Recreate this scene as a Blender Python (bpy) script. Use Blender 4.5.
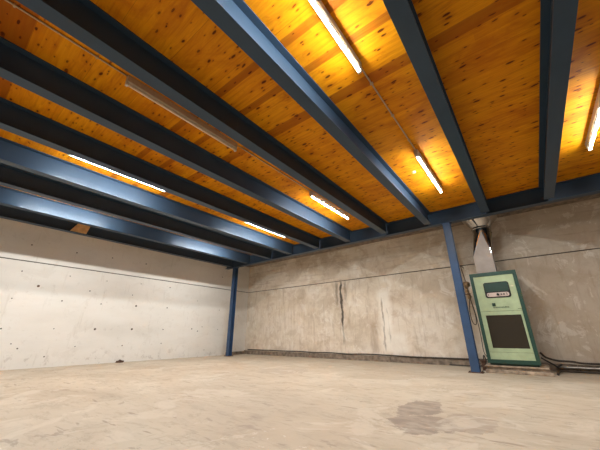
import bpy, bmesh, math, random
from mathutils import Vector, Matrix
random.seed(7)
for o in list(bpy.data.objects): bpy.data.objects.remove(o)
S = bpy.context.scene
COL = S.collection

# ------------------------------------------------------------------ camera
PITCH, ROLL, YAW, FPX = 0.36846, -0.00237, 0.66250, 283.23
fw = Vector((-math.sin(YAW)*math.cos(PITCH), math.cos(YAW)*math.cos(PITCH), math.sin(PITCH)))
rt = Vector((math.cos(YAW), math.sin(YAW), 0)); up = rt.cross(fw)
r2 = rt*math.cos(ROLL)+up*math.sin(ROLL); u2 = -rt*math.sin(ROLL)+up*math.cos(ROLL)
cd = bpy.data.cameras.new('camera'); cam = bpy.data.objects.new('camera', cd); COL.objects.link(cam)
cd.sensor_width = 36; cd.lens = FPX/600*36; cd.clip_start = .02
M = Matrix((r2, u2, -fw)).transposed().to_4x4(); M.translation = Vector((0, 0, .7))
cam.matrix_world = M
S.camera = cam

# ------------------------------------------------------------------ world, exposure, lamp strength
w = bpy.data.worlds.new('world'); S.world = w; w.use_nodes = True
w.node_tree.nodes['Background'].inputs[0].default_value = (.8, .88, 1, 1)
w.node_tree.nodes['Background'].inputs[1].default_value = .05
S.view_settings.view_transform = 'Standard'; S.view_settings.look = 'None'
S.view_settings.gamma = 1; S.view_settings.use_curve_mapping = False
S.view_settings.exposure = 2.56
TUBE = 64.0
TUBE_COL = (.96, 1.0, .99, 1)

# ------------------------------------------------------------------ material helpers
class NT:
    def __init__(s, name, **kw):
        s.m = bpy.data.materials.new(name); s.m.use_nodes = True
        s.t = s.m.node_tree; s.b = s.t.nodes['Principled BSDF']
        for k, v in kw.items(): s.set(k, v)
        s.tc = None
    def set(s, k, v):
        i = s.b.inputs[{'color': 'Base Color', 'rough': 'Roughness', 'metal': 'Metallic', 'spec': 'Specular IOR Level',
                        'coat': 'Coat Weight', 'emit': 'Emission Strength', 'ecol': 'Emission Color', 'normal': 'Normal'}[k]]
        if isinstance(v, bpy.types.NodeSocket): s.t.links.new(v, i)
        else: i.default_value = (*v, 1) if isinstance(v, tuple) and len(v) == 3 else v
    def link(s, v, i):
        if isinstance(v, bpy.types.NodeSocket): s.t.links.new(v, i)
        else: i.default_value = v
    def pos(s):
        if not s.tc: s.tc = s.t.nodes.new('ShaderNodeTexCoord')
        return s.tc.outputs['Object']
    def xyz(s):
        n = s.t.nodes.new('ShaderNodeSeparateXYZ'); s.link(s.pos(), n.inputs[0]); return n.outputs
    def math(s, op, a, b=0., c=0., clamp=False):
        n = s.t.nodes.new('ShaderNodeMath'); n.operation = op; n.use_clamp = clamp
        for i, v in enumerate((a, b, c)): s.link(v, n.inputs[i])
        return n.outputs[0]
    def scaled(s, sc, v=None):
        n = s.t.nodes.new('ShaderNodeMapping'); s.link(v or s.pos(), n.inputs[0]); n.inputs['Scale'].default_value = sc; return n.outputs[0]
    def noise(s, scale, detail=4, rough=.55, v=None, dist=0.):
        n = s.t.nodes.new('ShaderNodeTexNoise'); s.link(v or s.pos(), n.inputs['Vector'])
        n.inputs['Scale'].default_value = scale; n.inputs['Detail'].default_value = detail
        n.inputs['Roughness'].default_value = rough; n.inputs['Distortion'].default_value = dist
        return n.outputs['Fac']
    def ramp(s, f, stops):
        n = s.t.nodes.new('ShaderNodeValToRGB'); e = n.color_ramp.elements
        while len(e) < len(stops): e.new(.5)
        for el, (p, c) in zip(e, stops): el.position = p; el.color = (c, c, c, 1) if not isinstance(c, tuple) else (*c, 1)
        s.link(f, n.inputs[0]); return n.outputs[0]
    def mix(s, f, a, b, mode='MIX'):
        n = s.t.nodes.new('ShaderNodeMix'); n.data_type = 'RGBA'; n.blend_type = mode
        s.link(f, n.inputs[0])
        for i, v in ((6, a), (7, b)): s.link((*v, 1) if isinstance(v, tuple) and len(v) == 3 else v, n.inputs[i])
        return n.outputs[2]
    def sstep(s, v, a, b):
        n = s.t.nodes.new('ShaderNodeMapRange'); n.interpolation_type = 'SMOOTHSTEP'
        s.link(v, n.inputs[0]); n.inputs[1].default_value = a; n.inputs[2].default_value = b; return n.outputs[0]
    def band(s, v, a, b, soft=.02):          # 1 inside a..b
        return s.math('MULTIPLY', s.sstep(v, a-soft, a+soft), s.math('SUBTRACT', 1., s.sstep(v, b-soft, b+soft)))
    def bump(s, h, strength=.3, dist=.01):
        n = s.t.nodes.new('ShaderNodeBump'); s.link(h, n.inputs['Height']); n.inputs['Strength'].default_value = strength
        n.inputs['Distance'].default_value = dist; s.set('normal', n.outputs[0])
    def wnoise(s, v, dim='1D'):
        n = s.t.nodes.new('ShaderNodeTexWhiteNoise'); n.noise_dimensions = dim
        s.link(v, n.inputs['W' if dim == '1D' else 'Vector']); return n.outputs['Value']

def speckled(name, col, rough=.5, metal=0., amt=.12, scale=14, bump=.1, spec=.5):
    n = NT(name, rough=rough, metal=metal, spec=spec)
    f = n.noise(scale, 5)
    d = tuple(c*(1-amt*2.2) for c in col); l = tuple(min(1, c*(1+amt*1.6)) for c in col)
    n.set('color', n.ramp(f, [(.3, d), (.7, l)])); n.bump(n.noise(scale*6, 2), bump, .002)
    return n.m

# timber deck: narrow lamellas running along X, knots, a few darker boards
def make_wood():
    n = NT('spruce_deck', rough=.6, spec=.12)
    o = n.xyz(); x, y = o[0], o[1]
    row = n.math('FLOOR', n.math('DIVIDE', n.math('ADD', y, .105), .49))
    pr = n.wnoise(row)
    lam = n.wnoise(n.math('ADD', n.math('FLOOR', n.math('DIVIDE', y, .098)), n.math('MULTIPLY', n.math('FLOOR', n.math('DIVIDE', n.math('ADD', x, n.math('MULTIPLY', pr, 5.)), 2.9)), 17.3)))
    grain = n.noise(2.6, 7, .6, n.scaled((.5, 7, 1)), 1.4)
    fine = n.noise(20, 3, .6, n.scaled((.22, 7, 1)))
    blotch = n.noise(1.6, 6, .62, n.scaled((.7, 1.5, 1)), .8)
    flame = n.noise(5.5, 4, .6, n.scaled((.5, 1.5, 1)), 1.6)
    c = n.ramp(grain, [(.25, (.56, .175, .003)), (.5, (.78, .305, .004)), (.75, (.90, .41, .008))])
    c = n.mix(n.ramp(pr, [(0, .0), (1, .28)]), c, (.66, .21, .005))
    c = n.mix(n.ramp(lam, [(0, .0), (.7, .12), (.88, .22), (1, .38)]), c, (.52, .135, .004))
    c = n.mix(n.math('MULTIPLY', n.sstep(blotch, .48, .68), .6), c, (.46, .11, .004))
    c = n.mix(n.math('MULTIPLY', n.sstep(flame, .60, .70), .35), c, (.44, .095, .004))
    c = n.mix(n.math('MULTIPLY', n.sstep(fine, .55, .72), .22), c, (.46, .12, .004))
    # darker boards seen in several bays
    m = n.band(y, 1.44, 1.53, .005)
    for a, b in ((1.83, 1.92), (2.35, 2.50)): m = n.math('MAXIMUM', m, n.band(y, a, b, .005))
    m = n.math('MAXIMUM', m, n.math('MULTIPLY', n.math('SUBTRACT', 1., n.sstep(y, -.110, -.104)), 1.2))
    c = n.mix(n.math('MULTIPLY', m, .66), c, (.30, .065, .004))
    # knots
    w1 = n.t.nodes.new('ShaderNodeTexNoise'); n.link(n.pos(), w1.inputs['Vector']); w1.inputs['Scale'].default_value = 9
    for sc, thr, dens, st in ((5.2, .13, .50, .9), (9.5, .15, .42, .75)):
        v = n.t.nodes.new('ShaderNodeTexVoronoi'); v.voronoi_dimensions = '2D'; v.inputs['Scale'].default_value = sc
        mp = n.t.nodes.new('ShaderNodeMix'); mp.data_type = 'VECTOR'; mp.inputs[0].default_value = .035
        n.link(n.scaled((.62, 1.5, 1)), mp.inputs[4]); n.link(w1.outputs['Color'], mp.inputs[5])
        n.link(mp.outputs[1], v.inputs['Vector'])
        sp = n.t.nodes.new('ShaderNodeSeparateColor'); n.link(v.outputs['Color'], sp.inputs[0])
        on = n.math('LESS_THAN', sp.outputs[0], dens)
        th = n.math('MULTIPLY', n.math('ADD', .45, n.math('MULTIPLY', sp.outputs[1], .75)), thr)
        q = n.math('DIVIDE', v.outputs['Distance'], th)
        k = n.math('MULTIPLY', n.math('SUBTRACT', 1., n.sstep(q, .55, 1.)), on)
        kh = n.math('MULTIPLY', n.math('SUBTRACT', 1., n.sstep(q, .9, 2.6)), on)
        c = n.mix(n.math('MULTIPLY', kh, .3), c, (.44, .10, .004))
        c = n.mix(n.math('MULTIPLY', k, st), c, (.085, .014, .002))
    j = n.math('LESS_THAN', n.math('FRACT', n.math('DIVIDE', n.math('ADD', y, .105), .49)), .008)
    c = n.mix(n.math('MULTIPLY', j, .45), c, (.16, .04, .004))
    n.set('color', c); n.bump(grain, .12, .003)
    return n.m

def make_floor():
    n = NT('worn_concrete_floor', rough=.62, spec=.3)
    o = n.xyz(); x, y = o[0], o[1]
    big = n.noise(.55, 6, .6, n.scaled((1, 1.4, 1)), .6)
    med = n.noise(2.6, 6, .65, n.scaled((.8, 1.5, 1)), .8)
    fine = n.noise(30, 4, .7)
    c = n.ramp(big, [(.3, (.40, .315, .23)), (.5, (.47, .385, .29)), (.7, (.53, .45, .35))])
    c = n.mix(n.math('MULTIPLY', n.sstep(med, .5, .72), .45), c, (.34, .27, .20))
    c = n.mix(n.math('MULTIPLY', n.sstep(fine, .55, .75), .22), c, (.28, .22, .165))
    # scuffs: short dark strokes
    sc = n.noise(2.1, 3, .5, n.scaled((1.0, 5.5, 1)))
    c = n.mix(n.math('MULTIPLY', n.sstep(sc, .655, .72), .6), c, (.20, .145, .11))
    sc2 = n.noise(3.3, 2, .5, n.scaled((4.2, .8, 1)))
    c = n.mix(n.math('MULTIPLY', n.sstep(sc2, .68, .74), .35), c, (.30, .23, .17))
    pl = n.noise(4.4, 6, .7)
    c = n.mix(n.math('MULTIPLY', n.sstep(pl, .64, .67), .3), c, (.60, .54, .45))
    # worn patch in the middle foreground
    d = n.noise(5, 6, .7)
    def blob(cx, cy, rx, ry, rot=0.):
        ca, sa = math.cos(rot), math.sin(rot)
        X = n.math('SUBTRACT', x, cx); Y = n.math('SUBTRACT', y, cy)
        u = n.math('ADD', n.math('MULTIPLY', X, ca/rx), n.math('MULTIPLY', Y, sa/rx))
        v = n.math('SUBTRACT', n.math('MULTIPLY', Y, ca/ry), n.math('MULTIPLY', X, sa/ry))
        r = n.math('ADD', n.math('MULTIPLY', u, u), n.math('MULTIPLY', v, v))
        r = n.math('ADD', r, n.math('MULTIPLY', n.math('SUBTRACT', d, .5), 3.2))
        return n.math('SUBTRACT', 1., n.sstep(r, .9, 1.0))
    m = n.math('MAXIMUM', blob(-.93, 2.86, .30, .32), blob(-1.10, 3.38, .20, .42))
    m = n.math('MAXIMUM', m, n.math('MULTIPLY', blob(-.62, 3.1, .22, .3), .6))
    m = n.math('MULTIPLY', m, n.math('ADD', .55, n.math('MULTIPLY', n.sstep(n.noise(8, 5, .7, n.scaled((.6, 1.6, 1))), .4, .6), .45)))
    c = n.mix(n.math('MULTIPLY', m, .92), c, (.245, .185, .145))
    wp = n.math('MULTIPLY', n.math('MULTIPLY', n.band(x, -2.0, -1.1, .15), n.band(y, 1.55, 2.0, .12)), n.sstep(n.noise(9, 5, .7), .60, .63)); c = n.mix(n.math('MULTIPLY', wp, .5), c, (.70, .65, .57))
    m3 = blob(-4.3, 4.9, .55, .5)
    c = n.mix(n.math('MULTIPLY', m3, .3), c, (.31, .24, .20))
    m4 = n.noise(7, 7, .72, n.scaled((.55, 1.6, 1)), .5)
    c = n.mix(n.math('MULTIPLY', n.sstep(m4, .50, .64), .36), c, (.28, .215, .155))
    m5 = n.noise(1.3, 6, .66, None, .9)
    c = n.mix(n.math('MULTIPLY', n.sstep(m5, .54, .60), .42), c, (.60, .52, .42))
    m6 = n.noise(3.1, 5, .6, n.scaled((.9, 2.2, 1)), .4)
    c = n.mix(n.math('MULTIPLY', n.sstep(m6, .63, .66), .45), c, (.235, .175, .135))
    edge = n.math('SUBTRACT', 1., n.math('MINIMUM', n.math('MULTIPLY', n.math('ABSOLUTE', n.math('SUBTRACT', n.noise(1.7, 5, .6, None, 1.2), .5)), 120.), 1.))
    c = n.mix(n.math('MULTIPLY', n.math('MULTIPLY', edge, n.sstep(n.noise(1.9, 3), .5, .6)), .4), c, (.20, .15, .11))
    n.set('color', c); n.bump(fine, .12, .003)
    return n.m

def make_left_wall():
    n = NT('pale_cast_concrete', rough=.8, spec=.2)
    big = n.noise(.8, 6, .6, n.scaled((1, .6, 1.8))); fine = n.noise(9, 6, .7); v = n.noise(3, 4, .6, n.scaled((1, 3.5, .5)))
    c = n.ramp(big, [(.3, (.73, .68, .62)), (.55, (.81, .76, .70)), (.75, (.85, .81, .76))])
    c = n.mix(n.math('MULTIPLY', n.sstep(fine, .58, .72), .28), c, (.46, .38, .31))
    c = n.mix(n.math('MULTIPLY', n.sstep(v, .6, .72), .18), c, (.44, .37, .30))
    w3 = n.noise(2.2, 7, .7, n.scaled((1, .8, .9)), .8)
    c = n.mix(n.math('MULTIPLY', n.sstep(w3, .54, .62), .16), c, (.55, .48, .41))
    zz = n.xyz()[2]
    lo = n.math('MULTIPLY', n.math('SUBTRACT', 1., n.sstep(zz, .05, .55)), n.sstep(n.noise(6, 5, .7), .55, .66))
    c = n.mix(n.math('MULTIPLY', lo, .45), c, (.42, .35, .29))
    n.set('color', c); n.bump(fine, .2, .004); return n.m

def make_back_wall():
    n = NT('stained_concrete', rough=.8, spec=.2)
    o = n.xyz(); x, z = o[0], o[2]
    big = n.noise(.75, 7, .62, n.scaled((.8, 1, 1.3)), .4)
    med = n.noise(2.6, 7, .68); fine = n.noise(11, 5, .7)
    c = n.ramp(big, [(.3, (.56, .45, .345)), (.47, (.72, .62, .50)), (.62, (.79, .70, .60)), (.8, (.83, .76, .67))])
    c = n.mix(n.math('MULTIPLY', n.sstep(med, .5, .7), .42), c, (.52, .40, .31))
    c = n.mix(n.math('MULTIPLY', n.sstep(fine, .55, .72), .3), c, (.50, .40, .32))
    low = n.math('MULTIPLY', n.math('SUBTRACT', 1., n.sstep(z, .2, .75)), n.sstep(n.noise(3.4, 5, .7), .42, .6))
    c = n.mix(n.math('MULTIPLY', low, .35), c, (.55, .43, .33))
    # upper cast panel is browner; right half is browner
    c = n.mix(n.math('MULTIPLY', n.sstep(x, -3.2, .2), .5), c, (.46, .37, .28))
    w2 = n.noise(1.7, 8, .72, n.scaled((1.3, 1, 1)), 1.2)
    c = n.mix(n.math('MULTIPLY', n.sstep(w2, .50, .60), .38), c, (.50, .385, .28))
    w3 = n.noise(3.2, 7, .7, n.scaled((1, 1, .8)), .8)
    c = n.mix(n.math('MULTIPLY', n.sstep(n.noise(1.15, 7, .7, n.scaled((1, 1, 1.2)), 1.5), .50, .66), .42), c, (.47, .335, .225))
    c = n.mix(n.math('MULTIPLY', n.sstep(w3, .56, .59), .42), c, (.86, .80, .72))
    w4 = n.noise(5, 5, .65, n.scaled((2.4, 1, .25)))
    c = n.mix(n.math('MULTIPLY', n.math('MULTIPLY', n.sstep(w4, .52, .66), n.math('LESS_THAN', z, 2.33)), .38), c, (.42, .31, .22))
    streak = n.noise(7, 4, .6, n.scaled((3.2, 1, .35)))
    zz = n.noise(4, 4, .6, n.scaled((.3, 1, 4)))
    c = n.mix(n.math('MULTIPLY', n.math('MULTIPLY', n.sstep(zz, .5, .7), n.sstep(z, 2.34, 2.38)), .4), c, (.36, .26, .18))
    # dark leak streaks under the seam and a pale patched crack beside them
    wob = n.math('MULTIPLY', n.math('SUBTRACT', n.noise(3.5, 4, .6), .5), .16)
    xw = n.math('ADD', x, wob)
    def stripe(xc, hw, z0, z1, col, a, thr=.35):
        nonlocal c
        m = n.math('MULTIPLY', n.band(xw, xc-hw, xc+hw, hw*.6), n.band(z, z0, z1, .12))
        m = n.math('MULTIPLY', m, n.sstep(streak, thr, thr+.15))
        c = n.mix(n.math('MULTIPLY', m, a), c, col)
    stripe(-4.70, .035, .95, 2.3, (.05, .035, .028), .9, .15)
    stripe(-4.70, .03, .45, 1.3, (.05, .035, .028), .35, .25)
    stripe(-4.86, .05, 1.6, 2.31, (.10, .07, .05), .55)
    stripe(-4.55, .035, 1.7, 2.3, (.12, .08, .06), .5)
    stripe(-3.30, .17, .2, 1.9, (.90, .84, .75), .75, .1)
    stripe(-3.38, .03, .3, 1.65, (.16, .11, .075), .6, .42)
    stripe(-3.22, .02, .35, 1.5, (.20, .14, .10), .4, .45)
    c = n.mix(n.math('MULTIPLY', n.math('MULTIPLY', n.band(xw, -3.15, -2.75, .08), n.band(z, .2, .7, .1)), .65), c, (.90, .84, .75))
    stripe(-3.70, .10, .2, 1.0, (.36, .24, .16), .5, .3)
    n.set('color', c); n.bump(med, .25, .006); return n.m

WOOD = make_wood(); FLOOR = make_floor(); LWALL = make_left_wall(); BWALL = make_back_wall()
SEAM = speckled('wall_seam_shadow_gap', (.10, .08, .065), .9)
HOLE = speckled('tie_hole_shade', (.13, .10, .08), .9)  # dark colour on flat discs stands in for shade inside the holes
CURB = speckled('brown_curb_concrete', (.23, .175, .13), .85, amt=.25, scale=9)
STEEL = speckled('navy_steel_paint', (.038, .066, .106), .34, amt=.04, scale=3, bump=.03, spec=.2)
COLPAINT = speckled('blue_column_paint', (.026, .064, .145), .42, amt=.08, scale=5, bump=.05)
BATTEN = speckled('aged_white_batten', (.50, .40, .29), .5, amt=.05)
TUBEOFF = speckled('unlit_glass_tube', (.85, .70, .52), .3, amt=.02)
CAPM = speckled('lamp_socket_plastic', (.60, .56, .50), .4, amt=.05)
PIPEM = speckled('cream_conduit_plastic', (.50, .36, .20), .5, amt=.06)
GALV = speckled('galvanised_sheet', (.50, .48, .46), .13, metal=1., amt=.06, scale=6, bump=.06)
GALVB = speckled('dull_galvanised_sheet', (.33, .28, .245), .45, metal=.35, amt=.06, scale=6, bump=.06)
GREEN = speckled('dark_green_enamel', (.018, .066, .048), .4, amt=.08)
MINT = speckled('pale_green_enamel', (.46, .56, .34), .45, amt=.06, scale=7)
SCREEN = speckled('green_window_enamel', (.009, .045, .032), .3, amt=.05)
BLACK = speckled('black_rubber', (.012, .011, .010), .6)
PINK = speckled('control_strip_plastic', (.66, .52, .46), .4, amt=.04)
PALEL = speckled('pale_label', (.66, .68, .52), .5, amt=.04)
BRASS = speckled('tarnished_brass', (.34, .22, .12), .35, metal=.6, amt=.3, scale=30)
RUST = speckled('rusty_brown_metal', (.10, .05, .03), .6, metal=.4, amt=.25, scale=25)
PALLET = speckled('grey_weathered_timber', (.40, .30, .215), .8, amt=.28, scale=11)
CABLE = speckled('dusty_brown_cable', (.055, .040, .030), .7, amt=.2)
ZINC = speckled('zinc_pipe', (.45, .42, .38), .35, metal=.8, amt=.15)
BLOCKW = speckled('raw_pine_block', (.60, .40, .20), .6, amt=.1, scale=12)
n = NT('lit_tube_glass', rough=.3); n.set('color', (.9, .9, .9)); n.set('ecol', TUBE_COL); n.set('emit', TUBE); TUBEON = n.m
def make_mesh_grille():
    n = NT('brown_intake_mesh', rough=.6, spec=.3)
    o = n.xyz()
    a = n.math('FRACT', n.math('MULTIPLY', o[0], 62.)); b = n.math('FRACT', n.math('MULTIPLY', o[2], 62.))
    g = n.math('MAXIMUM', n.math('LESS_THAN', a, .35), n.math('LESS_THAN', b, .35))
    c = n.mix(g, (.015, .011, .006), (.050, .037, .021))
    n.set('color', c); n.bump(g, .5, .003); return n.m
GRILLE = make_mesh_grille()

# ------------------------------------------------------------------ geometry helpers
def bx(bm, x0, x1, y0, y1, z0, z1, mi=0, bev=0):
    vs = [bm.verts.new(p) for p in ((x0,y0,z0),(x1,y0,z0),(x1,y1,z0),(x0,y1,z0),(x0,y0,z1),(x1,y0,z1),(x1,y1,z1),(x0,y1,z1))]
    fs = [bm.faces.new([vs[i] for i in f]) for f in ((0,3,2,1),(4,5,6,7),(0,1,5,4),(1,2,6,5),(2,3,7,6),(3,0,4,7))]
    for f in fs: f.material_index = mi
    if bev: bmesh.ops.bevel(bm, geom=list({e for f in fs for e in f.edges}), offset=bev, segments=2, affect='EDGES', profile=.5)
    return fs
def tube(bm, pts, r, seg=10, mi=0, cap=True):
    pts = [Vector(p) for p in pts]; rings = []
    rs = r if isinstance(r, (list, tuple)) else [r]*len(pts)
    prev = None
    for i, p in enumerate(pts):
        d = (pts[min(i+1, len(pts)-1)]-pts[max(i-1, 0)]).normalized()
        if prev is None:
            a = Vector((0, 0, 1)) if abs(d.z) < .9 else Vector((1, 0, 0)); u = d.cross(a).normalized()
        else: u = (prev-d*prev.dot(d)).normalized()
        prev = u; v = d.cross(u)
        rings.append([bm.verts.new(p+(u*math.cos(t)+v*math.sin(t))*rs[i]) for t in [2*math.pi*k/seg for k in range(seg)]])
    for a, b in zip(rings, rings[1:]):
        for k in range(seg):
            f = bm.faces.new((a[k], a[(k+1) % seg], b[(k+1) % seg], b[k])); f.smooth = True; f.material_index = mi
    if cap:
        bm.faces.new(rings[0][::-1]).material_index = mi; bm.faces.new(rings[-1]).material_index = mi
def smooth_path(pts, n=6):
    P = [Vector(p) for p in pts]; P = [P[0]*2-P[1]]+P+[P[-1]*2-P[-2]]; out = []
    for i in range(1, len(P)-2):
        for k in range(n):
            t = k/n; a, b, c, d = P[i-1:i+3]
            out.append(.5*((2*b)+(c-a)*t+(2*a-5*b+4*c-d)*t*t+(3*b-a-3*c+d)*t**3))
    return out+[P[-2]]
def obj(name, bm, mats, parent=None, loc=(0, 0, 0)):
    me = bpy.data.meshes.new(name); bmesh.ops.recalc_face_normals(bm, faces=bm.faces[:]); bm.to_mesh(me); bm.free()
    for m in (mats if isinstance(mats, (list, tuple)) else [mats]): me.materials.append(m)
    o = bpy.data.objects.new(name, me); COL.objects.link(o); o.location = loc
    if parent: o.parent = parent
    return o
def tag(o, label=None, cat=None, group=None, kind=None):
    for k, v in (('label', label), ('category', cat), ('group', group), ('kind', kind)):
        if v: o[k] = v
    return o
def thing(name, loc, label, cat, group=None):
    o = bpy.data.objects.new(name, None); COL.objects.link(o); o.location = loc; o.empty_display_size = .1
    return tag(o, label, cat, group)
def struct(name, bm, mats, label, cat): return tag(obj(name, bm, mats), label, cat, kind='structure')

# ------------------------------------------------------------------ setting
XL, XR, YB, YF = -9.13, 5.2, 8.18, -5.0
DECK = 3.44; TOP = DECK; FL = 3.107; SZ = 2.334
bm = bmesh.new(); bx(bm, XL-.3, XR+.2, YF-.2, YB+.3, -.2, 0); struct('floor', bm, FLOOR, 'worn tan concrete floor with scuffs and a brown patch', 'floor')
bm = bmesh.new(); bx(bm, XL-.3, XR+.2, YF-.2, YB+.3, DECK, DECK+.14); struct('ceiling', bm, WOOD, 'orange knotty timber deck above the blue steel beams', 'ceiling')
bm = bmesh.new(); bx(bm, XL, XR, 7.045, YB, DECK-.04, DECK); struct('trim_1', bm, CURB, 'dark strip added under the deck to darken the gap between girder and back wall', 'trim')  # added strip, hides the deck and darkens the gap behind the girder
HOLES = [(1.17, 2.09), (1.54, 1.79), (1.16, 1.47), (2.07, 1.49), (2.09, 2.11), (2.6, 1.79), (2.93, 1.48), (2.94, 2.1), (1.16, 0.83), (2.07, 0.84), (1.53, 0.42), (2.59, 0.43), (2.93, 0.84), (1.4, 0.52), (2.04, 0.23), (3.89, 2.76), (3.86, 2.14), (3.68, 1.79), (3.84, 1.49), (4.78, 2.14), (4.79, 1.5), (3.85, 0.85), (4.77, 0.85), (3.68, 0.42), (5.76, 0.88), (5.85, 1.8), (5.99, 0.81), (6.15, 0.95), (6.33, 0.21), (6.81, 0.87), (4.78, 0.45), (6.81, 2.78), (6.81, 1.55), (1.18, 2.73), (2.09, 2.73), (2.94, 2.76)]
bm = bmesh.new()
bx(bm, XL-.3, XL, YF, YB+.3, 0, SZ-.012); bx(bm, XL-.3, XL, YF, YB+.3, SZ+.012, TOP); bx(bm, XL-.3, XL-.02, YF, YB+.3, SZ-.012, SZ+.012, 1)
for i, (y, z) in enumerate(HOLES):
    r = .028 if i in (18, 21, 1, 12) else random.uniform(.012, .021)
    tube(bm, [(XL-.01, y, z), (XL+.0015, y, z)], r, 9, 2)
struct('wall_left', bm, [LWALL, SEAM, HOLE], 'pale cast concrete wall on the left with tie holes and a seam', 'wall')
bm = bmesh.new()
bx(bm, XL, XR, YB, YB+.3, 0, SZ-.012); bx(bm, XL, XR, YB, YB+.3, SZ+.012, TOP); bx(bm, XL, XR, YB+.02, YB+.3, SZ-.012, SZ+.012, 1)
struct('wall_back', bm, [BWALL, SEAM], 'brown stained concrete wall at the back with leak streaks and a seam', 'wall')
bm = bmesh.new(); bx(bm, XR, XR+.2, YF, YB, 0, TOP); struct('wall_right', bm, BWALL, 'stained concrete wall on the right', 'wall')
bm = bmesh.new(); bx(bm, XL, XR, YF-.2, YF, 0, TOP); struct('wall_front', bm, LWALL, 'pale concrete wall behind the viewer', 'wall')
bm = bmesh.new()
x = XL
while x < XR:
    x2 = min(XR, x+random.uniform(1.6, 2.6)); bx(bm, x+.004, x2-.004, YB-.05+random.uniform(-.006, .006), YB, 0, .135+random.uniform(-.008, .008), bev=.006); x = x2
struct('baseboard_back', bm, CURB, 'low brown concrete curb along the foot of the back wall', 'curb')
bm = bmesh.new(); bx(bm, XL, XL+.05, 7.25, YB-.06, 0, .10, bev=.006)
struct('baseboard_left', bm, CURB, 'short dark curb on the left wall between column and corner', 'curb')

# ------------------------------------------------------------------ steel
BW, TF, TW = .076, .013, .005
def ibeam(bm, X, y0, y1, z0, z1, notch=.0):
    bx(bm, X-BW, X+BW, y0, y1-notch, z0, z0+TF)
    bx(bm, X-BW, X+BW, y0, y1-.075, z1-TF, z1)
    bx(bm, X-TW, X+TW, y0, y1-notch, z0+TF, z1-TF)
    if notch: bx(bm, X-TW, X+TW, y1-notch, y1-.075, z0+TF, z1-TF)
BX = [-8.66, -7.729, -6.629, -5.685, -4.635, -3.577, -2.516, -1.455, -.290, .7545, 1.80, 2.85]
BL = ['blue steel beam running just inside the left concrete wall, its web in shadow',
      'brightly lit blue steel beam nearest the shadowed edge beam by the left wall',
      'shadowed steel beam between the two long pale-blue lit beams on the left',
      'pale-blue lit steel beam beside the long lit tube at the left edge of the photo',
      'dark steel beam directly right of the long lit tube at the left, flange glowing faintly',
      'dark-webbed steel beam running left of the unlit lamp, lit blue at its far end',
      'dark-webbed steel beam right of the unlit lamp, entering at the top left of the photo',
      'steel beam with a bright lilac-white strip along its web, left of the top lit tube',
      'dark steel beam right of the top lit tube, ending just left of the silver duct',
      'near-vertical dark steel beam at the upper right, above the green heater',
      'steel beam to the right of the lit tube at the right edge',
      'steel beam furthest right, out past the right edge of the photo']
YG = 6.962
for X, lab in zip(BX, BL):
    bm = bmesh.new(); ibeam(bm, X, YF+.01, YG-TW, FL, DECK, .2)
    tag(obj('steel_beam', bm, STEEL), lab, 'beam', 'steel beams carrying the timber deck', 'thing')
g = bmesh.new()
x0, x1 = XL+.01, XR-.01
bx(g, x0, x1, YG-BW, YG+BW, FL-.002, FL+TF); bx(g, x0, x1, YG-.07, YG+BW, DECK-TF, DECK); bx(g, x0, x1, YG-TW, YG+TW, FL+TF, DECK-TF)
tag(obj('steel_girder', g, STEEL), 'long dark blue steel girder across the back, carrying the ends of the beams', 'girder', kind='thing')
def column(X, lab):
    t = thing('steel_column', (X, YG, 0), lab, 'column', 'blue steel columns under the girder')
    b = bmesh.new(); h = .075
    zt = FL-.022
    bx(b, -h, h, -h, -h+.011, .015, zt); bx(b, -h, h, h-.011, h, .015, zt); bx(b, -.004, .004, -h+.011, h-.011, .015, zt)
    obj('shaft', b, COLPAINT, t)
    b = bmesh.new(); bx(b, -.125, .125, -.11, .11, 0, .015, bev=.002); bp = obj('base_plate', b, RUST, t)
    for sx in (-.1, .1):
        for sy in (-.085, .085):
            b = bmesh.new(); tube(b, [(sx, sy, .015), (sx, sy, .034)], .012, 6); obj('anchor_bolt', b, RUST, bp)
    b = bmesh.new(); bx(b, -.09, .09, -.09, .09, zt, FL-.003); obj('cap_plate', b, COLPAINT, t)
column(-8.575, 'blue steel column in the far left corner of the room')
column(-1.095, 'blue steel column standing just left of the green heater')
b = bmesh.new()
vs = [(-8.640, 1.90), (-8.640, 2.18)]
prof = [(1.70, FL+TF), (2.04, FL+TF), (2.10, DECK-.02), (1.86, DECK-.02)]
f0 = [b.verts.new((-8.57, y, z)) for y, z in prof]; f1 = [b.verts.new((-8.652, y, z)) for y, z in prof]
b.faces.new(f0); b.faces.new(f1[::-1])
for i in range(4): b.faces.new((f0[i], f1[i], f1[(i+1) % 4], f0[(i+1) % 4]))
tag(obj('timber_wedge', b, BLOCKW), 'small pale timber wedge set in the shadowed edge beam above the left wall', 'wedge')

# ------------------------------------------------------------------ strip lights
def make_light(lit):
    t = thing('strip_light', (0, 0, 0), 'strip light', 'strip light', 'fluorescent strip lights on the deck')
    b = bmesh.new(); L = .79
    bx(b, -.030, .030, -L, L, -.092, 0, bev=.008); obj('batten', b, BATTEN, t)
    b = bmesh.new(); tube(b, [(0, -L+.03, -.118), (0, L-.03, -.118)], .014, 20)
    for f in b.faces:                             # upper side made opaque to cut deck glow; only the lower side gives light
        if f.calc_center_median().z > -.118-.0018: f.material_index = 1
    obj('tube', b, [TUBEON if lit else TUBEOFF, CAPM if lit else TUBEOFF], t)
    for s in (-1, 1):
        b = bmesh.new(); y = s*(L-.016); bx(b, -.02, .02, y-.014, y+.014, -.138, -.092, bev=.004); obj('end_socket', b, CAPM, t)
    return t
def copy_tree(o, parent=None):
    c = o.copy(); COL.objects.link(c); c.parent = parent
    for ch in list(o.children): copy_tree(ch, c)
    return c
RX = [-7.18, -5.105, -3.0, -.870, 1.265]
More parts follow.
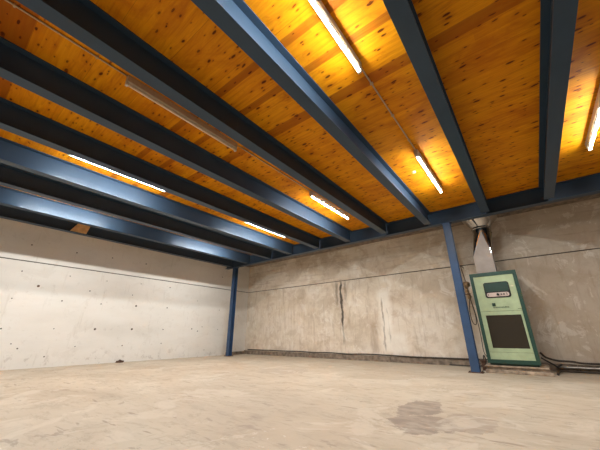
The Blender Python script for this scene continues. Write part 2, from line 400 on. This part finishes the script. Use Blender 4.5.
RY = [1.47, 4.98, -2.0]  # last row is unseen behind the camera, kept for its light
LAB = {(-7.18,1.47): 'lit strip light hidden behind the shadowed beam, near the left wall, closer one',
 (-7.18,4.98): 'lit strip light hidden behind the shadowed beam, near the left wall, far one',
 (-5.105,1.47): 'long lit strip light at the left of the photo between two steel beams',
 (-5.105,4.98): 'lit strip light further back in the same bay, beyond the long left one',
 (-3.0,1.47): 'unlit strip light with a dusty pale tube, conduit running into both ends',
 (-3.0,4.98): 'lit strip light beyond the unlit one, with a bright orange strip of deck beside it',
 (-.870,1.47): 'lit strip light cut off by the top edge of the photo',
 (-.870,4.98): 'lit strip light near the girder with the yellowest glow on the timber around it',
 (1.265,4.98): 'lit strip light cut off by the right edge of the photo',
 (1.265,1.47): 'unlit strip light above and right of the viewer, just outside the photo'}
YY = {(-.870, 1.47): 1.38, (-.870, 4.98): 4.89, (-5.105, 1.47): 1.49, (-5.105, 4.98): 5.09, (1.265, 4.98): 4.80, (1.265, 1.47): 1.30}
protos = {}
for X in RX:
    for Y in RY:
        lit = not ((X == -3.0 and Y in (1.47, -2.0)) or (X > 1 and Y < 4))
        if lit in protos: o = copy_tree(protos[lit])
        else: o = protos[lit] = make_light(lit)
        o.location = (X, YY.get((X, Y), Y), DECK)
        o['label'] = LAB.get((X, Y), ('lit' if lit else 'unlit')+' strip light %s, ' % ('unseen behind the viewer' if Y < 0 else 'out of frame')+'bay %s' % {-7.18:'nearest the left wall',-5.105:'second from the left wall',-3.0:'third from the left wall',-.870:'right above the viewer',1.265:'just right of the viewer',3.4:'furthest right'}[X]+('' if Y < 0 else (' near the girder' if Y > 4 else ' mid room')))
CL = {1.265: 'at the right edge', -3.0: 'with the unlit light', -.870: 'with the yellow glowing light', -5.105: 'with the long left light', -7.18: 'nearest the left wall', 3.4: 'furthest right'}
for X in RX:
    for a, bb, what in ((.68 if X not in (-.870, 1.265) else .49, -1.20, 'near'), ({-5.105: 4.29, -.870: 4.09, 1.265: 4.0}.get(X, 4.18), {-.870: 2.18, 1.265: 2.10}.get(X, 2.29), 'far')):
        b = bmesh.new(); tube(b, [(X, bb, DECK-.012), (X, a, DECK-.012)], .0095, 8)
        k = 0
        for y in (bb+.3, (a+bb)/2, a-.3): bx(b, X-.017, X+.017, y-.008, y+.008, DECK-.024, DECK)
        tag(obj('conduit', b, PIPEM), 'cream conduit in the bay %s, %s' % (CL[X], 'running behind its nearer light' if what == 'near' else 'joining its two lights'), 'conduit', 'conduits between the strip lights')
b = bmesh.new(); tube(b, [(-1.10, 4.76, DECK), (-1.10, 4.76, DECK-.02), (-1.10, 4.76, DECK-.028)], [.035, .035, .02], 16)
tag(obj('ceiling_rose', b, CAPM), 'tiny round white fitting on the deck beside the yellow glowing strip light', 'fitting')

# ------------------------------------------------------------------ heater
HX, HY = -.485, 7.66
pal = thing('pallet', (-.45, 7.62, 0), 'low weathered timber pallet under the green heater', 'pallet')
for y in (-.40, -.14, .12, .36):
    b = bmesh.new(); bx(b, -.50, .50+(.03 if y < -.3 else 0), y-.04, y+.04, 0, .022, bev=.003); obj('bottom_board', b, PALLET, pal)
for i, xx in enumerate((-.46, 0, .46)):
    b = bmesh.new(); bx(b, -.49, .49, xx*.82-.04, xx*.82+.04, .022, .10, bev=.006); obj('bearer', b, PALLET, pal)
for k in range(6):
    y = -.39+k*.154; b = bmesh.new(); bx(b, -.50-random.uniform(0, .01), .48+random.uniform(0, .02), y-.055, y+.055, .10, .122, bev=.003); obj('deck_board', b, PALLET, pal)
b = bmesh.new(); tube(b, [(-.98, 7.14, .03), (-.3, 7.15, .026), (.10, 7.16, .03)], .026, 8)
b2 = bmesh.new(); bx(b2, -.95, .08, 7.11, 7.17, 0, .055, bev=.008); b.free()
tag(obj('loose_batten', b2, PALLET), 'loose grey timber batten on the floor against the front of the pallet', 'plank')

H = thing('heater', (HX, HY, .122), 'tall green cabinet heater with pale front, brown grille and silver duct', 'heater')
W, D, HH = .42, .36, 1.82
b = bmesh.new(); bx(b, -W, W, -D+.03, D, .04, HH, bev=.008); bx(b, -W+.03, W-.03, -D+.06, D-.03, 0, .04); obj('casing', b, GREEN, H)
b = bmesh.new()                                   # dark green front frame
fy0, fy1 = -D, -D+.032
bx(b, -W, -W+.062, fy0, fy1, .035, HH); bx(b, W-.062, W, fy0, fy1, .035, HH); bx(b, -W+.062, W-.062, fy0, fy1, HH-.075, HH); bx(b, -W+.062, W-.062, fy0, fy1, .035, .105)
obj('front_frame', b, GREEN, H)
iw = W-.062
def rrect(b, x0, x1, z0, z1, y0, y1, r, seg=5, mi=0):
    pts = []
    for cx, cz, a0 in ((x1-r, z1-r, 0), (x0+r, z1-r, 90), (x0+r, z0+r, 180), (x1-r, z0+r, 270)):
        for k in range(seg+1):
            a = math.radians(a0+90*k/seg); pts.append((cx+r*math.cos(a), cz+r*math.sin(a)))
    A = [b.verts.new((x, y0, z)) for x, z in pts]; B = [b.verts.new((x, y1, z)) for x, z in pts]
    fs = [b.faces.new(A), b.faces.new(B[::-1])]+[b.faces.new((A[i], B[i], B[(i+1) % len(A)], A[(i+1) % len(A)])) for i in range(len(A))]
    for f in fs: f.material_index = mi
L = lambda xa, za: (xa-HX, za-.122)               # absolute to local
b = bmesh.new(); bx(b, -iw, iw, -D+.012, -D+.035, 1.018, HH-.075, bev=.002); up_ = obj('upper_panel', b, MINT, H)
b = bmesh.new(); bx(b, -iw, iw, -D+.012, -D+.035, .105, .235, bev=.002); obj('lower_panel', b, MINT, H)
b = bmesh.new()                                   # grille surround
gx0, gz0 = L(-.765, .435); gx1, gz1 = L(-.163, 1.06)
bx(b, -iw, gx0, -D+.012, -D+.03, .240, 1.013); bx(b, gx1, iw, -D+.012, -D+.03, .240, 1.013)
bx(b, gx0, gx1, -D+.012, -D+.03, gz1, 1.013); bx(b, gx0, gx1, -D+.012, -D+.03, .240, gz0)
bx(b, gx0-.03, gx0, -D+.002, -D+.012, gz0-.03, gz1+.03); bx(b, gx1, gx1+.03, -D+.002, -D+.012, gz0-.03, gz1+.03)
gs = obj('grille_surround', b, MINT, H)
b = bmesh.new(); bx(b, gx0, gx1, -D+.022, -D+.03, gz0, gz1); obj('intake_grille', b, GRILLE, H)
x0_, z0_ = L(-.685, 1.405); x1_, z1_ = L(-.235, 1.725)
b = bmesh.new(); rrect(b, x0_, x1_, z0_, z1_, -D+.0, -D+.014, .045); win = obj('control_window', b, BLACK, H)
b = bmesh.new(); rrect(b, x0_+.018, x1_-.018, z0_+.125, z1_-.018, -D-.006, -D+.002, .03); obj('window_glass', b, SCREEN, win)
b = bmesh.new(); rrect(b, x0_+.03, x1_-.03, z0_+.022, z0_+.105, -D-.006, -D+.002, .034); strip = obj('control_strip', b, PINK, win)
for fx, r in ((.055, .010), (.225, .024), (.285, .014), (.33, .014)):
    b = bmesh.new(); tube(b, [(x0_+fx, -D-.004, z0_+.063), (x0_+fx, -D-.026, z0_+.063)], r, 14); obj('knob', b, BLACK, strip)
b = bmesh.new(); bx(b, x0_+.375, x0_+.385, -D-.009, -D-.004, z0_+.04, z0_+.09); obj('strip_mark', b, RUST, strip)
lx, lz = L(-.605, 1.235)
b = bmesh.new(); rrect(b, lx, lx+.06, lz, lz+.065, -D+.008, -D+.013, .006); obj('emblem', b, SCREEN, up_)
b = bmesh.new(); xx = lx+.012; rr = random.Random(3)
for i in range(11):                               # tiny illegible wordmark: a row of letter strokes
    wd = .021; hgt = .026
    bx(b, xx, xx+.009, -D+.009, -D+.013, lz-.037, lz-.037+hgt)
    if i % 3 != 1: bx(b, xx+.005, xx+wd-.004, -D+.009, -D+.013, lz-.037+(hgt-.005 if i % 2 else 0), lz-.037+(hgt if i % 2 else .005))
    bx(b, xx+wd-.006, xx+wd-.002, -D+.009, -D+.013, lz-.037, lz-.037+hgt*(.6 if i % 2 else 1))
    xx += wd+.004
obj('wordmark', b, SCREEN, up_)
b = bmesh.new(); lx2, lz2 = L(-.19, 1.165)
for i in range(5): bx(b, lx2+i*.013, lx2+i*.013+.008, -D+.009, -D+.013, lz2, lz2+.010)
obj('small_lettering', b, SCREEN, up_)
lx3, lz3 = L(-.215, 1.61)
b = bmesh.new(); bx(b, lx3, lx3+.05, -D+.009, -D+.013, lz3, lz3+.025); obj('plate', b, PALEL, up_)
# ---- flue duct: square collar, square-to-round transition, round pipe and flared hood
du = thing('flue_duct', (-.58, 7.66, 1.942), 'shiny silver sheet duct rising from the heater to the ceiling, with flared hood', 'duct')
b = bmesh.new(); bx(b, -.185, .185, -.18, .18, 0, .42); obj('square_collar', b, GALVB, du)
b = bmesh.new(); cx = .085; K = 8
sq = [b.verts.new((sx*.185, sy*.18, .42)) for sx, sy in ((1, 1), (-1, 1), (-1, -1), (1, -1))]
ring = [b.verts.new((cx+.19*math.cos(2*math.pi*k/(4*K)), .19*math.sin(2*math.pi*k/(4*K)), .98)) for k in range(4*K)]
for q in range(4):                                # conical corners and flat triangles between them
    for k in range(K):
        f = b.faces.new((sq[q], ring[(q*K+k+1) % (4*K)], ring[q*K+k])); f.smooth = False
    b.faces.new((sq[q], sq[(q+1) % 4], ring[((q+1)*K) % (4*K)])).material_index = 1
obj('transition', b, [GALV, GALVB], du)
b = bmesh.new(); tube(b, [(cx, 0, .96), (cx, 0, 1.13)], .193, 32, cap=False)
tube(b, [(cx, 0, 1.07), (cx, 0, 1.078), (cx, 0, 1.092), (cx, 0, 1.10)], [.193, .205, .205, .193], 32, cap=False); obj('round_pipe', b, GALV, du)
b = bmesh.new(); tube(b, [(cx, 0, 1.12), (cx+.01, 0, 3.29-1.942), (cx+.01, 0, DECK-.042-1.942)], [.193, .38, .39], 32, cap=False); obj('flared_hood', b, GALV, du)
# ---- gas feed
gp = thing('gas_pipe', (-1.08, 7.62, 0), 'thin pipe with brass valve between the blue column and the heater', 'pipe')
def lp(*ps): return [(x+1.08, y-7.62, z) for x, y, z in ps]
b = bmesh.new(); tube(b, smooth_path(lp((-1.10, 8.17, 2.26), (-1.09, 7.70, 2.25), (-1.08, 7.64, 2.15), (-1.04, 7.62, 1.80))), .009, 8); obj('feed_pipe', b, RUST, gp)
b = bmesh.new(); tube(b, [(.035, 0, 1.84), (.035, 0, 1.81), (.035, 0, 1.74), (.035, 0, 1.70)], [.03, .078, .078, .03], 16); rg = obj('regulator', b, BRASS, gp)
b = bmesh.new(); tube(b, [(.035, -.05, 1.775), (.035, -.085, 1.775)], .034, 12); obj('regulator_cap', b, BRASS, rg)
b = bmesh.new(); tube(b, [(.03, 0, 1.70), (.02, 0, 1.60), (.035, 0, 1.58), (.045, 0, 1.50), (.045, 0, 1.44)], [.026, .045, .026, .050, .024], 12); vb = obj('valve_body', b, BRASS, gp)
b = bmesh.new(); bx(b, -.02, .09, -.05, -.035, 1.54, 1.56); tube(b, [(.035, -.04, 1.55), (.035, 0, 1.55)], .01, 8); obj('valve_lever', b, RUST, vb)
b = bmesh.new(); tube(b, smooth_path([(.045, 0, 1.45), (.0, -.02, 1.2), (.01, -.03, .95), (.07, -.02, .90), (.09, 0, 1.1), (.06, 0, 1.42)]), .0085, 8); obj('hose', b, CABLE, gp)
b = bmesh.new(); tube(b, smooth_path([(.06, 0, 1.44), (.10, -.01, 1.1), (.11, -.01, .7), (.10, 0, .35), (.15, .03, .22)]), .0075, 8); obj('hose', b, CABLE, gp)
# ---- junk by the column foot and cables along the wall
b = bmesh.new(); bx(b, -1.04, -.96, 7.40, 7.48, 0, .17, bev=.01); bx(b, -1.06, -.95, 7.38, 7.50, .17, .20, bev=.006); tube(b, [(-.99, 7.39, .08), (-.99, 7.36, .08)], .02, 10)
tag(obj('junction_box', b, RUST), 'small rusty junction box on the floor between column and pallet', 'box')
def cable(name, pts, r, m, lab, cat, grp=None):
    b = bmesh.new(); tube(b, smooth_path(pts), r, 8); return tag(obj(name, b, m), lab, cat, grp)
random.seed(11)
cable('cable', [(x, 8.125+random.uniform(-.008, .008), .160+random.uniform(-.008, .012)) for x in [-8.9+.62*i for i in range(14)]], .016, CABLE, 'dark cable-like line for the shadow gap on top of the back curb left of the heater', 'cable')  # dark run stands in for the shadow line over the curb
cable('cable', [(-.035, 7.95, .34), (.04, 8.05, .25), (.20, 8.09, .20), (.42, 8.09, .19)]+[(.6+.5*i, 8.105, .165+random.uniform(-.008, .01)) for i in range(9)], .019, CABLE, 'dark cable drooping from the heater onto the right part of the back curb', 'cable')
cable('cable', [(.135, 7.35, .018), (.15, 7.6, .02), (.22, 7.9, .03), (.45, 8.02, .022)]+[(.7+.5*i, 8.03, .02) for i in range(9)], .018, CABLE, 'black cable snaking from the pallet along the floor at the right wall foot', 'cable')
cable('floor_pipe', [(.15, 8.085, .085), (1.5, 8.085, .082), (3, 8.085, .082), (5.1, 8.085, .082)], .022, ZINC, 'thin pale metal pipe along the wall foot right of the heater', 'pipe')
cable('cable', [(-.042, 7.45, .28), (.02, 7.48, .23), (.115, 7.55, .16), (.17, 7.7, .11), (.17, 7.9, .10), (.25, 7.99, .14)], .014, BLACK, 'black cable loop hanging off the lower right corner of the heater', 'cable')
cable('cable', [(-.99, 7.45, .21), (-.985, 7.52, .28), (-.985, 7.66, .22), (-1.02, 7.8, .10), (-1.2, 8.0, .03), (-1.8, 8.06, .02)], .011, BLACK, 'thin black cable looping out of the rusty junction box', 'cable')
b = bmesh.new()
bmesh.ops.create_icosphere(b, subdivisions=2, radius=1)
for v in b.verts:
    k = 1+random.uniform(-.25, .25); v.co = Vector((v.co.x*.05*k, v.co.y*.10*k, max(0, v.co.z*.05*k+.02)))
tag(obj('rubble_lump', b, RUST, loc=(XL+.09, 3.66, 0)), 'small dark brown lump of rubble at the foot of the left wall', 'rubble')
